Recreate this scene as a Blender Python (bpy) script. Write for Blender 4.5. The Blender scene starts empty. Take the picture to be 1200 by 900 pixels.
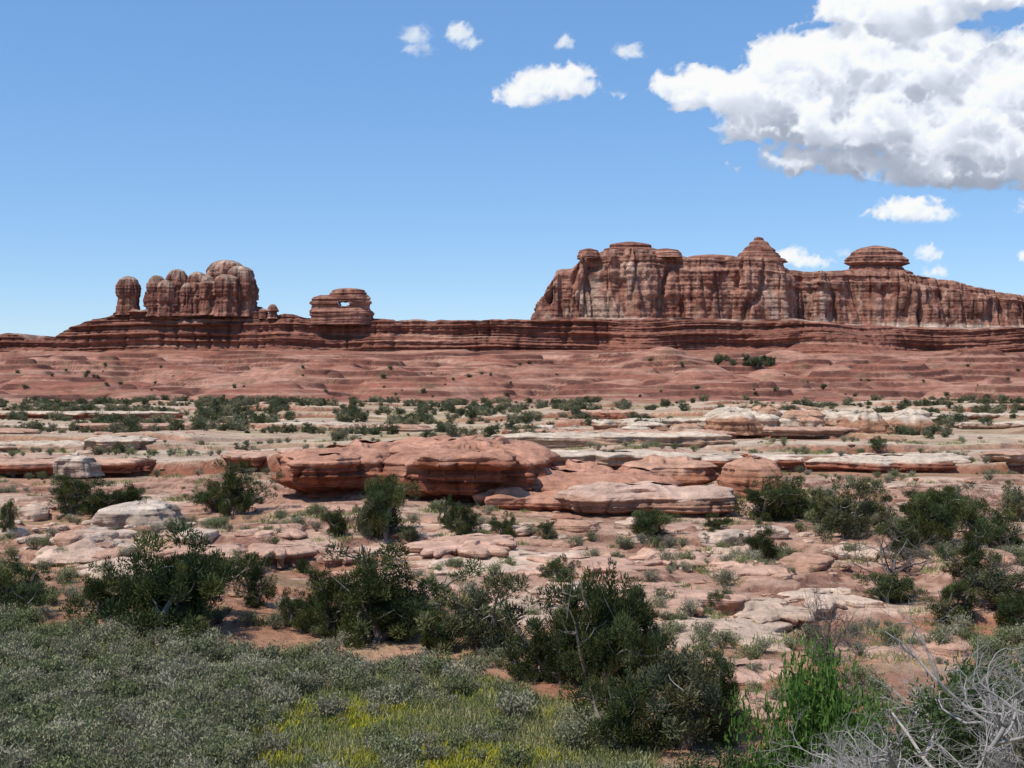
import bpy, math, random, time
import numpy as np
from mathutils import Vector
T0=time.time()
def tick(s): print('TICK %s %.1f'%(s,time.time()-T0))
random.seed(7); rng=np.random.RandomState(11)
CAMZ=8.0; F=1500.0

# ------------------------------------------------------------ noise
_p=np.random.RandomState(3).permutation(256); _p=np.concatenate([_p,_p,_p]).astype(np.int32)
_g=np.random.RandomState(4).normal(size=(256,3)); _g/=np.linalg.norm(_g,axis=1)[:,None]; _g=_g.astype(np.float32)
_gx,_gy,_gz=[np.ascontiguousarray(_g[:,i]) for i in range(3)]
def perlin(x,y,z=0.0):
    x,y,z=np.broadcast_arrays(np.asarray(x,dtype=np.float32),np.float32(y) if np.isscalar(y) else np.asarray(y,dtype=np.float32),np.float32(z) if np.isscalar(z) else np.asarray(z,dtype=np.float32))
    fx=np.floor(x);fy=np.floor(y);fz=np.floor(z)
    xf=x-fx;yf=y-fy;zf=z-fz
    xi=fx.astype(np.int32)&255;yi=fy.astype(np.int32)&255;zi=fz.astype(np.int32)&255
    fd=lambda t:t*t*t*(t*(t*6-15)+10)
    u=fd(xf);v=fd(yf);w=fd(zf)
    pa=_p[xi];pb=_p[xi+1]
    aa=_p[pa+yi];ab=_p[pa+yi+1];ba=_p[pb+yi];bb=_p[pb+yi+1]
    def gr(q,k,a,b):
        h=_p[q+zi+k];return _gx[h]*(xf-a)+_gy[h]*(yf-b)+_gz[h]*(zf-k)
    def plane(k):
        l0=gr(aa,k,0,0);l0=l0+(gr(ba,k,1,0)-l0)*u
        l1=gr(ab,k,0,1);l1=l1+(gr(bb,k,1,1)-l1)*u
        return l0+(l1-l0)*v
    a=plane(0);r=a+(plane(1)-a)*w
    return r*1.5
def fbm(x,y,z=0.0,o=4,g=0.5):
    a=1.0;s=0;f=1.0;n=0
    for i in range(o):
        s=s+a*perlin(np.asarray(x)*f+17.3*i,np.asarray(y)*f+5.1*i,np.asarray(z)*f+9.7*i);n+=a;a*=g;f*=2.03
    return s/n*1.3
def sst(a,b,x):
    t=np.clip((x-a)/(b-a),0,1);return t*t*(3-2*t)
def mix(a,b,t):
    t=np.asarray(t)[...,None];return a*(1-t)+b*t
C=lambda *a:np.array(a,dtype=np.float64)

# ------------------------------------------------------------ mesh helpers
def make_mesh(name,V,Fq,mats,midx=None,col=None,smooth=True,alpha=None):
    me=bpy.data.meshes.new(name)
    V=np.ascontiguousarray(V,dtype=np.float32);Fq=np.ascontiguousarray(Fq,dtype=np.int32)
    k=Fq.shape[1]
    me.vertices.add(len(V));me.vertices.foreach_set('co',V.ravel())
    me.loops.add(Fq.size);me.loops.foreach_set('vertex_index',Fq.ravel())
    me.polygons.add(len(Fq));me.polygons.foreach_set('loop_start',np.arange(0,Fq.size,k,dtype=np.int32))
    me.polygons.foreach_set('use_smooth',np.full(len(Fq),smooth))
    if midx is not None: me.polygons.foreach_set('material_index',np.ascontiguousarray(midx,dtype=np.int32))
    for m in mats: me.materials.append(m)
    me.update(calc_edges=True)
    if col is not None:
        at=me.color_attributes.new('col','FLOAT_COLOR','POINT')
        c=np.ones((len(V),4),dtype=np.float32);c[:,:3]=col
        if alpha is not None: c[:,3]=alpha
        at.data.foreach_set('color',c.ravel())
    return me
def add_obj(name,me,loc=(0,0,0),parent=None,coll=None):
    o=bpy.data.objects.new(name,me);o.location=loc
    (coll or bpy.context.scene.collection).objects.link(o)
    if parent: o.parent=parent
    return o
def join(parts):
    Vs=[];Fs=[];Cs=[];Ms=[];n=0
    for V,Fq,c,m in parts:
        Vs.append(V);Fs.append(Fq+n);n+=len(V)
        Cs.append(np.broadcast_to(c,(len(V),3)));Ms.append(np.full(len(Fq),m))
    return np.vstack(Vs),np.vstack(Fs),np.vstack(Cs),np.concatenate(Ms)

# ------------------------------------------------------------ materials
class NT:
    def __init__(s,tree): s.t=tree;s.n=tree.nodes;s.l=tree.links
    def new(s,ty,**kw):
        n=s.n.new(ty)
        for k,v in kw.items(): setattr(n,k,v)
        return n
    def put(s,sock,v):
        if isinstance(v,bpy.types.NodeSocket): s.l.new(v,sock)
        else: sock.default_value=v
    def math(s,op,a,b=0.0,c=0.0,clamp=False):
        n=s.new('ShaderNodeMath',operation=op,use_clamp=clamp)
        s.put(n.inputs[0],a);s.put(n.inputs[1],b);s.put(n.inputs[2],c);return n.outputs[0]
    def vm(s,op,a,b=None):
        n=s.new('ShaderNodeVectorMath',operation=op);s.put(n.inputs[0],a)
        if b is not None:
            if op=='SCALE': s.put(n.inputs['Scale'],b)
            else: s.put(n.inputs[1],b)
        return n.outputs['Value'] if op=='LENGTH' else n.outputs[0]
    def noise(s,vec,scale,detail=4,rough=0.5,color=False):
        n=s.new('ShaderNodeTexNoise');s.put(n.inputs['Vector'],vec)
        n.inputs['Scale'].default_value=scale;n.inputs['Detail'].default_value=detail;n.inputs['Roughness'].default_value=rough
        return n.outputs['Color'] if color else n.outputs['Fac']
    def mr(s,v,a,b,c,d,smooth=False):
        n=s.new('ShaderNodeMapRange')
        if smooth: n.interpolation_type='SMOOTHSTEP'
        for i,x in enumerate([v,a,b,c,d]): s.put(n.inputs[i],x)
        return n.outputs[0]
    def mixc(s,f,a,b,mode='MIX'):
        n=s.new('ShaderNodeMix',data_type='RGBA',blend_type=mode)
        s.put(n.inputs[0],f);s.put(n.inputs[6],a);s.put(n.inputs[7],b);return n.outputs[2]
def new_mat(name):
    m=bpy.data.materials.new(name);m.use_nodes=True
    nt=NT(m.node_tree);b=m.node_tree.nodes['Principled BSDF']
    b.inputs['Specular IOR Level'].default_value=0.06;b.inputs['Roughness'].default_value=1.0
    return m,nt,b
def rock_mat(name,k=1.0,strata=0.3,streak=0.3,fine=0.25,bump=0.3,speck=0.0,sb=1.0):
    m,nt,b=new_mat(name)
    P=nt.new('ShaderNodeNewGeometry').outputs['Position']
    col=nt.new('ShaderNodeAttribute',attribute_name='col').outputs['Color']
    Pw=nt.vm('ADD',P,nt.vm('SCALE',nt.noise(P,0.05/k,1,color=True),4*k))
    s1=nt.noise(nt.vm('MULTIPLY',Pw,(0.03/k,0.03/k,1.1/k)),1,3,0.65)
    s2=nt.noise(nt.vm('MULTIPLY',P,(0.55/k,0.55/k,0.03/k)),1,3,0.6)
    f1=nt.noise(P,0.5/k,5,0.65)
    v=nt.mr(s1,0.3,0.7,1-strata,1+strata)
    v=nt.math('MULTIPLY',v,nt.mr(s2,0.35,0.6,1-streak,1+streak*0.35))
    v=nt.math('MULTIPLY',v,nt.mr(f1,0.3,0.7,1-fine,1+fine))
    cc=nt.vm('SCALE',col,v)
    if speck>0:
        sp=nt.noise(P,2.2/k,2,0.7)
        cc=nt.mixc(nt.mr(sp,0.60,0.68,0,speck),cc,(0.09,0.06,0.045,1))
    nt.l.new(cc,b.inputs['Base Color'])
    h=nt.math('ADD',nt.math('MULTIPLY',s1,sb),nt.math('MULTIPLY',f1,1.3))
    bp=nt.new('ShaderNodeBump');bp.inputs['Distance'].default_value=k*bump*2;bp.inputs['Strength'].default_value=0.9
    nt.l.new(h,bp.inputs['Height']);nt.l.new(bp.outputs[0],b.inputs['Normal'])
    return m
M_cliff=rock_mat('bedded_sandstone',1.6,0.28,0.25,0.24,0.38)
M_cliffv=rock_mat('fluted_sandstone',1.7,0.17,0.40,0.28,0.42,0,.5)
M_rock=rock_mat('near_sandstone',0.35,0.20,0.12,0.27,0.30,0.35)
def ground_mat():
    m,nt,b=new_mat('desert_ground')
    P=nt.new('ShaderNodeNewGeometry').outputs['Position']
    col=nt.new('ShaderNodeAttribute',attribute_name='col').outputs['Color']
    n1=nt.noise(P,0.35,5,0.65);n2=nt.noise(P,2.5,4,0.7)
    s1=nt.noise(nt.vm('MULTIPLY',P,(0.05,0.12,1.8)),1,3,0.6)
    v=nt.math('MULTIPLY',nt.mr(n1,0.3,0.7,0.70,1.26),nt.mr(n2,0.3,0.7,0.74,1.24))
    v=nt.math('MULTIPLY',v,nt.mr(s1,0.3,0.7,0.82,1.16))
    cc=nt.vm('SCALE',col,v)
    nt.l.new(cc,b.inputs['Base Color'])
    h=nt.math('ADD',nt.math('MULTIPLY',n1,1.0),nt.math('MULTIPLY',n2,0.35))
    bp=nt.new('ShaderNodeBump');bp.inputs['Distance'].default_value=0.65;bp.inputs['Strength'].default_value=0.95
    nt.l.new(h,bp.inputs['Height']);nt.l.new(bp.outputs[0],b.inputs['Normal'])
    return m
M_ground=ground_mat()
def leaf_mat(name,trans=0.2,var=0.25):
    m,nt,b=new_mat(name)
    col=nt.new('ShaderNodeAttribute',attribute_name='col').outputs['Color']
    r=nt.new('ShaderNodeObjectInfo').outputs['Random']
    cc=nt.vm('SCALE',col,nt.mr(r,0,1,1-var,1+var))
    d=nt.new('ShaderNodeBsdfDiffuse');nt.l.new(cc,d.inputs['Color'])
    tr=nt.new('ShaderNodeBsdfTranslucent');nt.l.new(cc,tr.inputs['Color'])
    mx=nt.new('ShaderNodeMixShader');mx.inputs[0].default_value=trans
    out=m.node_tree.nodes['Material Output'];m.node_tree.nodes.remove(b)
    nt.l.new(d.outputs[0],mx.inputs[1]);nt.l.new(tr.outputs[0],mx.inputs[2]);nt.l.new(mx.outputs[0] if trans>0 else d.outputs[0],out.inputs['Surface'])
    return m
M_leaf=leaf_mat('foliage')
M_bark=leaf_mat('weathered_wood',0.0,0.15)

# ------------------------------------------------------------ ground height
LEDGES=[(103,1.5,60,9),(127,0.7,50,12),(150,0.8,70,14),(186,0.9,90,18),(235,1.0,90,22),(300,1.2,90,24),(352,1.0,60,20)]
_xt=np.arange(-420,420,.5)
_LL=[];_LA=[]
for k,(y0,a,L,w) in enumerate(LEDGES):
    _LL.append(y0+w*1.0*fbm(_xt/38.+k*7.7,k*3.1,0,3)+2.5*perlin(_xt/7.,k*2.2)+.6*perlin(_xt/1.7,k*2.2))
    _LA.append(a*np.clip(0.7+1.3*fbm(_xt/26.,k*5.3,0,2),0.05 if k else .45,1.6))
def ledge_line(k,x): return np.interp(x,_xt,_LL[k])
def ground(x,y,full=False):
    x=np.asarray(x,dtype=np.float64);y=np.asarray(y,dtype=np.float64)
    base=np.interp(y,[-50,0,2,10,18,25,37,46,60,75,98,110,200,395,425,520,600,640,720,2000,12000],
                     [6.4,6.3,6.1,3.0,0.35,-0.1,0.0,0.5,0.75,0.75,0.75,0.7,0.6,1.4,4.0,10.5,19.5,25,27,27,10])
    z=base
    z=z+3.1*np.exp(-((x-8.5)/5.0)**2-((y-13)/6.5)**2)
    near=sst(16,40,y)
    z=z+near*(1-sst(360,420,y))*0.5*fbm(x/22,y/26,1,3)
    z=z+(1-sst(50,90,y))*sst(3,12,y)*0.10*fbm(x/3.,y/3.,4,3)
    sw=sst(36,46,y+x*0.5)*(1-sst(90,103,y))
    q=0.9*fbm(x/14.,y/9.,7.,4)+0.2
    tq=q*4.4+.5*perlin(x/3.2,y/3.2)+.2*perlin(x/1.1,y/1.1);ftq=tq-np.floor(tq);q2=(np.floor(tq)+sst(0.78,0.95,ftq)+.10*np.sin(ftq*3.1))/4.4
    z=z+sw*(0.25*q+0.75*q2)*1.35*(1-.7*np.exp(-((x-2)/20.)**2-((y-72)/7.)**2))
    face=np.zeros_like(z);lip=np.zeros_like(z)
    ln=6*fbm(x/9.,y/9.,3,2) if full else 0
    for k,(y0,a,L,w) in enumerate(LEDGES):
        d=y-ledge_line(k,x)
        am=np.interp(x,_xt,_LA[k])
        z=z+am*sst(0,0.6,d)*np.exp(-np.clip(d,0,None)/L)
        if full:
            face=np.maximum(face,sst(-0.8,-0.2,d)*(1-sst(0.3,0.8,d))*np.clip(am,0,1))
            lip=np.maximum(lip,sst(0.2,1.0,d)*(1-sst(16,36,d+ln))*np.clip(am*1.3,0,1))
    ap=sst(392,425,y)*(1-sst(700,900,y))
    b1=np.abs(perlin(x/48.+3,y/34.,2.2));b2=np.abs(perlin(x/19.+9,y/15.,5.2))
    m=5.*fbm(x/90.,y/60.,3,2)+9.5*(b1-.28)+3.8*(b2-.25)
    m=m*(.3+.7*sst(395,450,y))*(1-.9*sst(590,640,y))
    mound=5.5*np.exp(-((x-58)/34.)**2-((y-560)/45.)**2)+5*np.exp(-((x-150)/20.)**2-((y-520)/30.)**2)+4.*np.exp(-((x+60)/50.)**2-((y-500)/25.)**2)
    zz=z+ap*(m+mound)
    h=2.7;wob=3.2*fbm(x/70.,y/50.,9,3)
    t=(zz+wob)/h;fl=np.floor(t);fr=t-fl
    zt=(fl+0.20*fr+0.80*sst(0.70,0.92,fr))*h-wob
    amt=ap*sst(-.35,.2,fbm(x/38.,y/24.,12,3))
    zz=zz*(1-amt)+zt*amt
    if full: return zz,dict(face=face,lip=lip,ap=ap,q=q,fr=fr,sw=sw,amt=amt,ftq=ftq,b1=b1,b2=b2)
    return zz
_ys=np.exp(np.linspace(math.log(9),math.log(640),900))
def locate(px,py,ymin=9):
    ys=_ys[_ys>=ymin];xs=(px-600)/F*ys
    g=ground(xs,ys);s=CAMZ+(450-py)/F*ys
    i=np.argmax(g>=s)
    if not (g>=s).any(): i=len(ys)-1
    return xs[i],ys[i],g[i]
def grassmask(x,y):
    yb=np.interp(x,[-22,-10,-2.5,2.0,3.2,5,9,20],[42.5,39.5,36,31,25,18,17,16])
    return 1-sst(-1.2,1.2,y-yb+2.6*fbm(x/5.,y/5.,2,3))

def build_ground():
    fov=26
    th=np.concatenate([np.linspace(-180,-60,20,endpoint=False),np.linspace(-60,-fov,30,endpoint=False),np.linspace(-fov,fov,800,endpoint=False),
        np.linspace(fov,60,30,endpoint=False),np.linspace(60,180,20)])
    r=[0.3,1,2,3,4,5,6,7,8]
    while r[-1]<655:
        q=r[-1]
        d=max(0.11,q*q/9000.)
        d=min(d,0.33 if q<160 else (0.5 if q<240 else (0.8 if q<400 else 0.6)))
        if q<14: d=0.3
        r.append(q+d)
    r+=list(np.geomspace(665,12000,50))
    r=np.array(r);R,T=np.meshgrid(r,np.radians(th),indexing='ij')
    X=R*np.sin(T);Y=R*np.cos(T)
    Z,f=ground(X,Y,True)
    n,mm=X.shape;print('ground',n,mm)
    V=np.stack([X,Y,Z],-1).reshape(-1,3)
    idx=np.arange(n*mm).reshape(n,mm)
    Fq=np.stack([idx[:-1,:-1],idx[:-1,1:],idx[1:,1:],idx[1:,:-1]],-1).reshape(-1,4)
    soil=C(.33,.155,.095);pink=C(.47,.275,.195);cream=C(.54,.41,.30)
    b3=lambda c:np.broadcast_to(c,X.shape+(3,))
    n1=fbm(X/9.,Y/9.,21,3);n2=fbm(X/3.,Y/2.,22,3);n3=fbm(X/30.,Y/13.,25,3)
    col=mix(b3(soil),C(.38,.235,.15),sst(-.3,.5,n3))
    col=mix(col,C(.25,.19,.11),sst(.05,.35,fbm(X/6.,Y/4.,45,3))*.6)
    rock=sst(-0.16,0.0,f['q']*0.9+0.6*n2-0.1)*f['sw']
    pk=mix(b3(pink),C(.54,.375,.275),sst(-.15,.35,n1))
    col=mix(col,pk,rock*0.92)
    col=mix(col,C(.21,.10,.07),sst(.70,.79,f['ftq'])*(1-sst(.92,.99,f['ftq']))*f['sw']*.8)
    plain=sst(96,112,Y)
    pc=mix(b3(C(.42,.29,.18)),C(.34,.30,.16),sst(-.2,.4,n3))
    col=mix(col,pc,plain*0.85)
    cr=mix(b3(cream),C(.48,.295,.21),sst(-.1,.5,fbm(X/25.,Y/12.,26,3)))
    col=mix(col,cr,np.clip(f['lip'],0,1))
    cs=sst(.0,.25,fbm(X/22.,Y/9.,27,3))*plain*(1-sst(380,400,Y))
    col=mix(col,cr,cs*0.9)
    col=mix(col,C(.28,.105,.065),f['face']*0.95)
    a=sst(385,405,Y+8*n3)
    ac=mix(b3(C(.285,.115,.078)),C(.40,.205,.145),sst(-.25,.4,fbm(X/60.,Y/22.,29,4)))
    ac=mix(ac,C(.48,.29,.21),sst(.05,.35,fbm(X/45.,Z/1.0,30,3))*.55)
    ac=mix(ac,C(.13,.055,.042),sst(.68,.74,f['fr'])*(1-sst(.90,.97,f['fr']))*f['amt']*0.9)  # shadow lines painted dark on the terrace risers
    ac=mix(ac,C(.17,.08,.06),(1-sst(.0,.05,f['b1']))*.6+(1-sst(.0,.05,f['b2']))*.25)
    ac=mix(ac,C(.23,.15,.09),sst(.2,.4,fbm(X/9.,Y/9.,33,3))*.4)
    col=mix(col,ac,a)
    g=grassmask(X,Y)
    gc=mix(b3(C(.25,.205,.12)),C(.30,.26,.11),sst(-.2,.3,n1))
    col=mix(col,gc,g)
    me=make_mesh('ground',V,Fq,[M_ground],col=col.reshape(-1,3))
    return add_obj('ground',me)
build_ground();tick('ground')

# ------------------------------------------------------------ ring rock builder
def chaikin(P,k):
    for _ in range(k):
        Q=np.roll(P,-1,0);P=np.stack([.75*P+.25*Q,.25*P+.75*Q],1).reshape(-1,2)
    return P
def resample(P,ds):
    Q=np.vstack([P,P[:1]]);d=np.r_[0,np.cumsum(np.linalg.norm(np.diff(Q,axis=0),axis=1))]
    n=max(16,int(d[-1]/ds));s=np.linspace(0,d[-1],n,endpoint=False)
    return np.stack([np.interp(s,d,Q[:,0]),np.interp(s,d,Q[:,1])],-1)
def resample_front(P,ds,yfront,dsb):
    Q=resample(P,ds);k=max(1,int(dsb/ds))
    keep=(Q[:,1]<yfront)|(np.arange(len(Q))%k==0);return Q[keep]
def ring_rock(outl,z0,z1f,prof,nz,ncap,medial,disp,colf,dome=0.0,topn=0.0,tn_s=8.,scl=None,cen=None):
    N=len(outl)
    T=np.roll(outl,-2,0)-np.roll(outl,2,0);T/=np.linalg.norm(T,axis=1)[:,None]+1e-9
    nrm=np.stack([T[:,1],-T[:,0]],-1)
    A=0.5*np.sum(outl[:,0]*np.roll(outl[:,1],-1)-np.roll(outl[:,0],-1)*outl[:,1])
    if A<0: nrm=-nrm
    ox,oy=outl[:,0],outl[:,1]
    z1=z1f(ox,oy)
    t=np.linspace(0,1,nz)[:,None]
    if scl is not None: t=1-(1-t)**1.25
    Z=z0+(z1[None,:]-z0)*t
    off=prof(t,ox[None,:])+disp(ox[None,:],oy[None,:],Z,t)
    bx,by=ox[None,:],oy[None,:]
    if scl is not None:
        sx,sy=scl(t);bx=cen[0]+(bx-cen[0])*sx;by=cen[1]+(by-cen[1])*sy;off=off*np.clip(np.minimum(sx,sy)*1.3,0.05,1)
    X=bx+nrm[None,:,0]*off;Y=by+nrm[None,:,1]*off
    rows=[(X,Y,Z,np.broadcast_to(t,X.shape))]
    mx,my=medial(ox,oy)
    k=np.linspace(0,1,ncap+1)[1:,None]
    k2=k**1.3
    CX=X[-1:]*(1-k2)+mx[None]*k2;CY=Y[-1:]*(1-k2)+my[None]*k2
    CZ=z1[None]*(1-k2)+z1.mean()*k2 if scl is not None else z1[None]*np.ones_like(k)
    CZ=CZ+dome*(1-(1-k2)**2)+topn*fbm(CX/tn_s,CY/tn_s,3,3)*sst(0,0.2,k2)
    rows.append((CX,CY,CZ,np.ones_like(CX)))
    X=np.vstack([r[0] for r in rows]);Y=np.vstack([r[1] for r in rows]);Z=np.vstack([r[2] for r in rows]);TT=np.vstack([r[3] for r in rows])
    R=len(X);idx=np.arange(R*N).reshape(R,N);nx=np.roll(idx,-1,1)
    Fq=np.stack([idx[:-1],nx[:-1],nx[1:],idx[1:]],-1).reshape(-1,4)
    V=np.stack([X,Y,Z],-1).reshape(-1,3)
    return V,Fq,colf(X,Y,Z,TT).reshape(-1,3),0

DK=C(.195,.082,.058);MD=C(.31,.14,.098);PL=C(.48,.345,.26);RD=C(.33,.135,.09)
def strata_off(x,y,z,s=1.0):
    zz=z+1.2*s*fbm(x/60./s,y/60./s,0,2)
    a=perlin(zz/(2.6*s),7.3,x/(160.*s));b=perlin(zz/(0.9*s),2.3,x/(70.*s));
    return np.tanh(a*5)*1.0+np.tanh(b*4)*0.45
def topz(tab):
    xs=np.array([(p-600)/F*D for p,q,D in tab]);zs=np.array([CAMZ+(450-q)/F*D for p,q,D in tab])
    return lambda x,y=None:np.interp(x,xs,zs)

# ---- lower mesa bench
ped_tab=[(-300,400,650),(0,391,650),(40,396,650),(62,394,650),(70,387,650),(92,381,650),(108,372,650),(135,366,650),(172,362,650),(300,364,650),(340,370,650),(440,374,650),(560,375,650),(632,374,650),(650,372,650),(915,374,650),(985,378,650),(1100,382,650),(1200,382,650),(1500,386,650)]
pt=topz(ped_tab)
ped_out=[(-420,660),(-330,652),(-262,660),(-236,652),(-215,655),(-190,646),(-150,653),(-110,645),(-85,656),(-60,650),(-35,657),(-10,648),(15,652),(45,650),(75,643),(110,654),(135,643),(155,640),(172,652),(200,662),(240,668),(290,662),(340,668),(420,660),(430,800),(380,860),(-380,860),(-430,780)]
O=resample_front(chaikin(np.array(ped_out,float),2),0.75,720,8)
def ped_z(x,y): return pt(x)+0.9*fbm(x/9.,y/30.,2,3)+np.where(x<-60,0.8*np.tanh(4*perlin(x/12.,2.2)),0)
def fans(x): return np.exp(-((x-62)/14.)**2)*14+np.exp(-((x-175)/22.)**2)*16+np.clip(9*perlin(x/31.,4.4)+2,0,9)
def ped_prof(t,x):
    return 6*(1-t)**2.0+fans(x)*(1-t)**1.15-1.5*sst(.93,1,t)
def ped_disp(x,y,z,t):
    fan=fans(x)/14.
    c=perlin(x/11.,y/11.,z/50.)
    alc=np.tanh(3*perlin(x/22.+5,y/22.,z/9.))
    return (5.5*fbm(x/32.,y/32.,z/60.,4)+1.2*alc-1.8*np.exp(-(c/.08)**2)+1.35*strata_off(x,y,z+1.5*perlin(x/40.,y/40.)))*(1-.5*np.clip(fan,0,1))+1.0*fbm(x/3.5,y/3.5,z/2.,3)
def ped_col(x,y,z,t):
    b=fbm(x/80.,y/80.,z/1.8,3)
    c=mix(np.broadcast_to(DK,x.shape+(3,)),MD,sst(-.2,.5,b))
    c=mix(c,C(.42,.26,.19),sst(.32,.5,fbm(x/100.,3.,z/2.2,3))*.7)
    fan=np.clip(fans(x)/10.,0,1)*(1-t)
    c=mix(c,RD,fan*.8)
    c=mix(c,RD,(1-sst(.15,.4,t))*.5)
    c=mix(c,PL,sst(.95,.985,t)*sst(-.1,.3,fbm(x/20.,y/20.,1,2))*.8)
    return c
med=lambda x,y:(np.clip(x,-300,300),np.full_like(x,755.))
V,Fq,c,_=ring_rock(O,17.,ped_z,ped_prof,110,14,med,ped_disp,ped_col,topn=0.8)
mesa=add_obj('sandstone_mesa',make_mesh('sandstone_mesa',V,Fq,[M_cliff],col=c))

# ---- upper mesa cliff
A_,B_=663,695
up_tab=[(633,345,A_),(636,335,A_),(644,326,A_),(655,316,A_),(668,310,A_),(675,298,A_),(684,293,A_),(700,293,A_),(712,290,A_),(745,290,A_),(765,290,A_),(790,295,A_),(812,301,A_),(850,300,A_),(862,299,A_),(905,300,A_),(914,303,A_),
 (925,313,B_),(945,317,B_),(985,316,B_),(1000,315,B_),(1060,317,B_),(1080,321,B_),(1110,325,B_),(1150,335,B_),(1200,344,B_),(1300,352,B_),(1500,365,B_)]
ut=topz(up_tab)
up_out=[(13,715),(13.5,690),(14,674),(16,667),(22,664),(29,666),(36,662),(43,665),(50,661),(56,664),(62,660),(72,665),(85,669),(100,664),(112,669),(122,662),(132,666),(141,663),(147,676),(149,692),(160,699),(168,690),(176,696),(190,701),(215,694),(235,700),(250,694),(275,701),(300,696),(400,694),(410,760),(380,790),(40,790),(14,750)]
O=resample_front(chaikin(np.array(up_out,float),2),0.6,715,6)
def up_z(x,y): return ut(x)+0.9*fbm(x/7.,y/25.,2,3)-2.0*np.clip(perlin(x/5.5,9.1),0,1)*np.exp(-((x-38)/24.)**2)
def up_prof(t,x):
    left=np.exp(-((x-36)/26.)**4)
    r=-(2.2*left+1.0)*(1-np.sqrt(np.clip(1-np.clip((t-.82)/.18,0,1)**2,0,1)))
    return 3*(1-t)**3+r-2.2*(1-left)*sst(.80,.83,t)-1.2*(1-left)*sst(.91,.93,t)-1.3*left*sst(.46,.50,t)
def up_disp(x,y,z,t):
    left=np.exp(-((x-36)/26.)**4)
    c=perlin(x/14.,y/14.,z/90.);c2=perlin(x/6.+9,y/6.,z/50.);c3=perlin(x/3.+9,y/3.,z/25.)
    alc=np.tanh(3*perlin(x/18.+3,y/18.,z/22.));alc2=np.tanh(4*perlin(x/8.+3,y/8.,z/9.))
    return 3.5*fbm(x/38.,y/38.,z/120.,3)+1.6*alc*(1-sst(.7,.85,t))+.7*alc2*(1-sst(.8,.9,t))-3.0*np.exp(-(c/.08)**2)-(1.6+1.4*left)*np.exp(-(c2/.11)**2)+(1.0+.6*left)*c2+.7*c3+.4*strata_off(x,y,z,1.6)+1.0*fbm(x/2.5,y/2.5,z/4.,3)
def up_col(x,y,z,t):
    left=np.exp(-((x-40)/25.)**4)
    b=fbm(x/30.,y/30.,z/9.,4)
    c=mix(np.broadcast_to(C(.24,.10,.07),x.shape+(3,)),C(.37,.185,.13),sst(-.3,.4,b))
    st=fbm(x/4.,y/4.,z/60.,3)
    c=mix(c,C(.13,.062,.05),sst(.0,.35,st)*.75*(t<.8))
    c=mix(c,C(.48,.32,.245),sst(.12,.4,fbm(x/3.+40,y/3.,z/40.,3))*.5)
    c=mix(c,PL,sst(-.05,.35,fbm(x/9.,y/9.,z/20.,3))*(.6*left+.10))
    pale=np.exp(-((x-168)/7.)**2)+.6*np.exp(-((x-136)/5.)**2)
    c=mix(c,C(.52,.38,.30),np.clip(pale,0,1)*sst(-.1,.3,st+.1)*.85)
    c=mix(c,C(.54,.42,.33),(1-sst(.04,.12,t+.05*fbm(x/15.,y/15.,0,2)))*.75)
    c=mix(c,C(.39,.21,.15),sst(.80,.84,t)*.7)
    c=mix(c,DK,sst(.86,.885,t)*(1-sst(.92,.94,t))*.7)
    return c
med=lambda x,y:(np.clip(x,40,360),np.full_like(x,735.))
V,Fq,c,_=ring_rock(O,38.,up_z,up_prof,130,12,med,up_disp,up_col,topn=0.8)
add_obj('upper_cliff',make_mesh('upper_cliff',V,Fq,[M_cliffv],col=c),parent=mesa)

# ---- knobs, hoodoos
def circ(cx,cy,a,b,seed,n=2.4,ns=.14,ds=.5,nf=1.6):
    m=400;th=np.linspace(0,2*math.pi,m,endpoint=False)
    c,s=np.cos(th),np.sin(th);r=1/((np.abs(c)**n+np.abs(s)**n)**(1/n))
    r=r*(1+ns*fbm(c*nf+seed*3.7,s*nf+seed,seed,3))
    return resample(np.stack([cx+a*r*c,cy+b*r*s],-1),ds)
def knob(px,pbase,ptop,hw,D,steps,seed,depth=None,ds=.5,colr=None,amp=.6,flute=0.,dome=0.,ns=.14,n=2.4,lean=0.):
    cx=(px-600)/F*D;a=hw/F*D;b=depth or a
    z0=CAMZ+(450-pbase)/F*D-1.5;zt=CAMZ+(450-ptop)/F*D-dome
    O=circ(cx,D+b*.2,a,b,seed,ds=ds,ns=ns,n=n)
    ts=np.array([s[0] for s in steps]);os_=1+np.array([s[1] for s in steps])
    scl=lambda t:(np.interp(t,ts,os_),np.interp(t,ts,os_))
    prof=lambda t,x:0*t+0*x
    disp=lambda x,y,z,t:(amp*strata_off(x,y,z,.7)+flute*(2.2*perlin(x/2.4,y/2.4,z/14.+seed)-1.6*np.exp(-(perlin(x/3.4+7,y/3.4,z/20.)/.12)**2)))+(amp+flute*.5)*1.5*fbm(x/4.,y/4.,z/4.+seed,4)
    cf=colr or (lambda x,y,z,t:mix(np.broadcast_to(C(.22,.097,.07),x.shape+(3,)),C(.37,.19,.135),sst(-.2,.4,fbm(x/50.,y/50.,z/1.6,3))))
    return ring_rock(O,z0,lambda x,y:zt+0*x,prof,64,8,lambda x,y:(np.full_like(x,cx),np.full_like(x,D+b*.2)),disp,cf,dome=dome,topn=.2,scl=scl,cen=(cx,D+b*.2))
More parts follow.
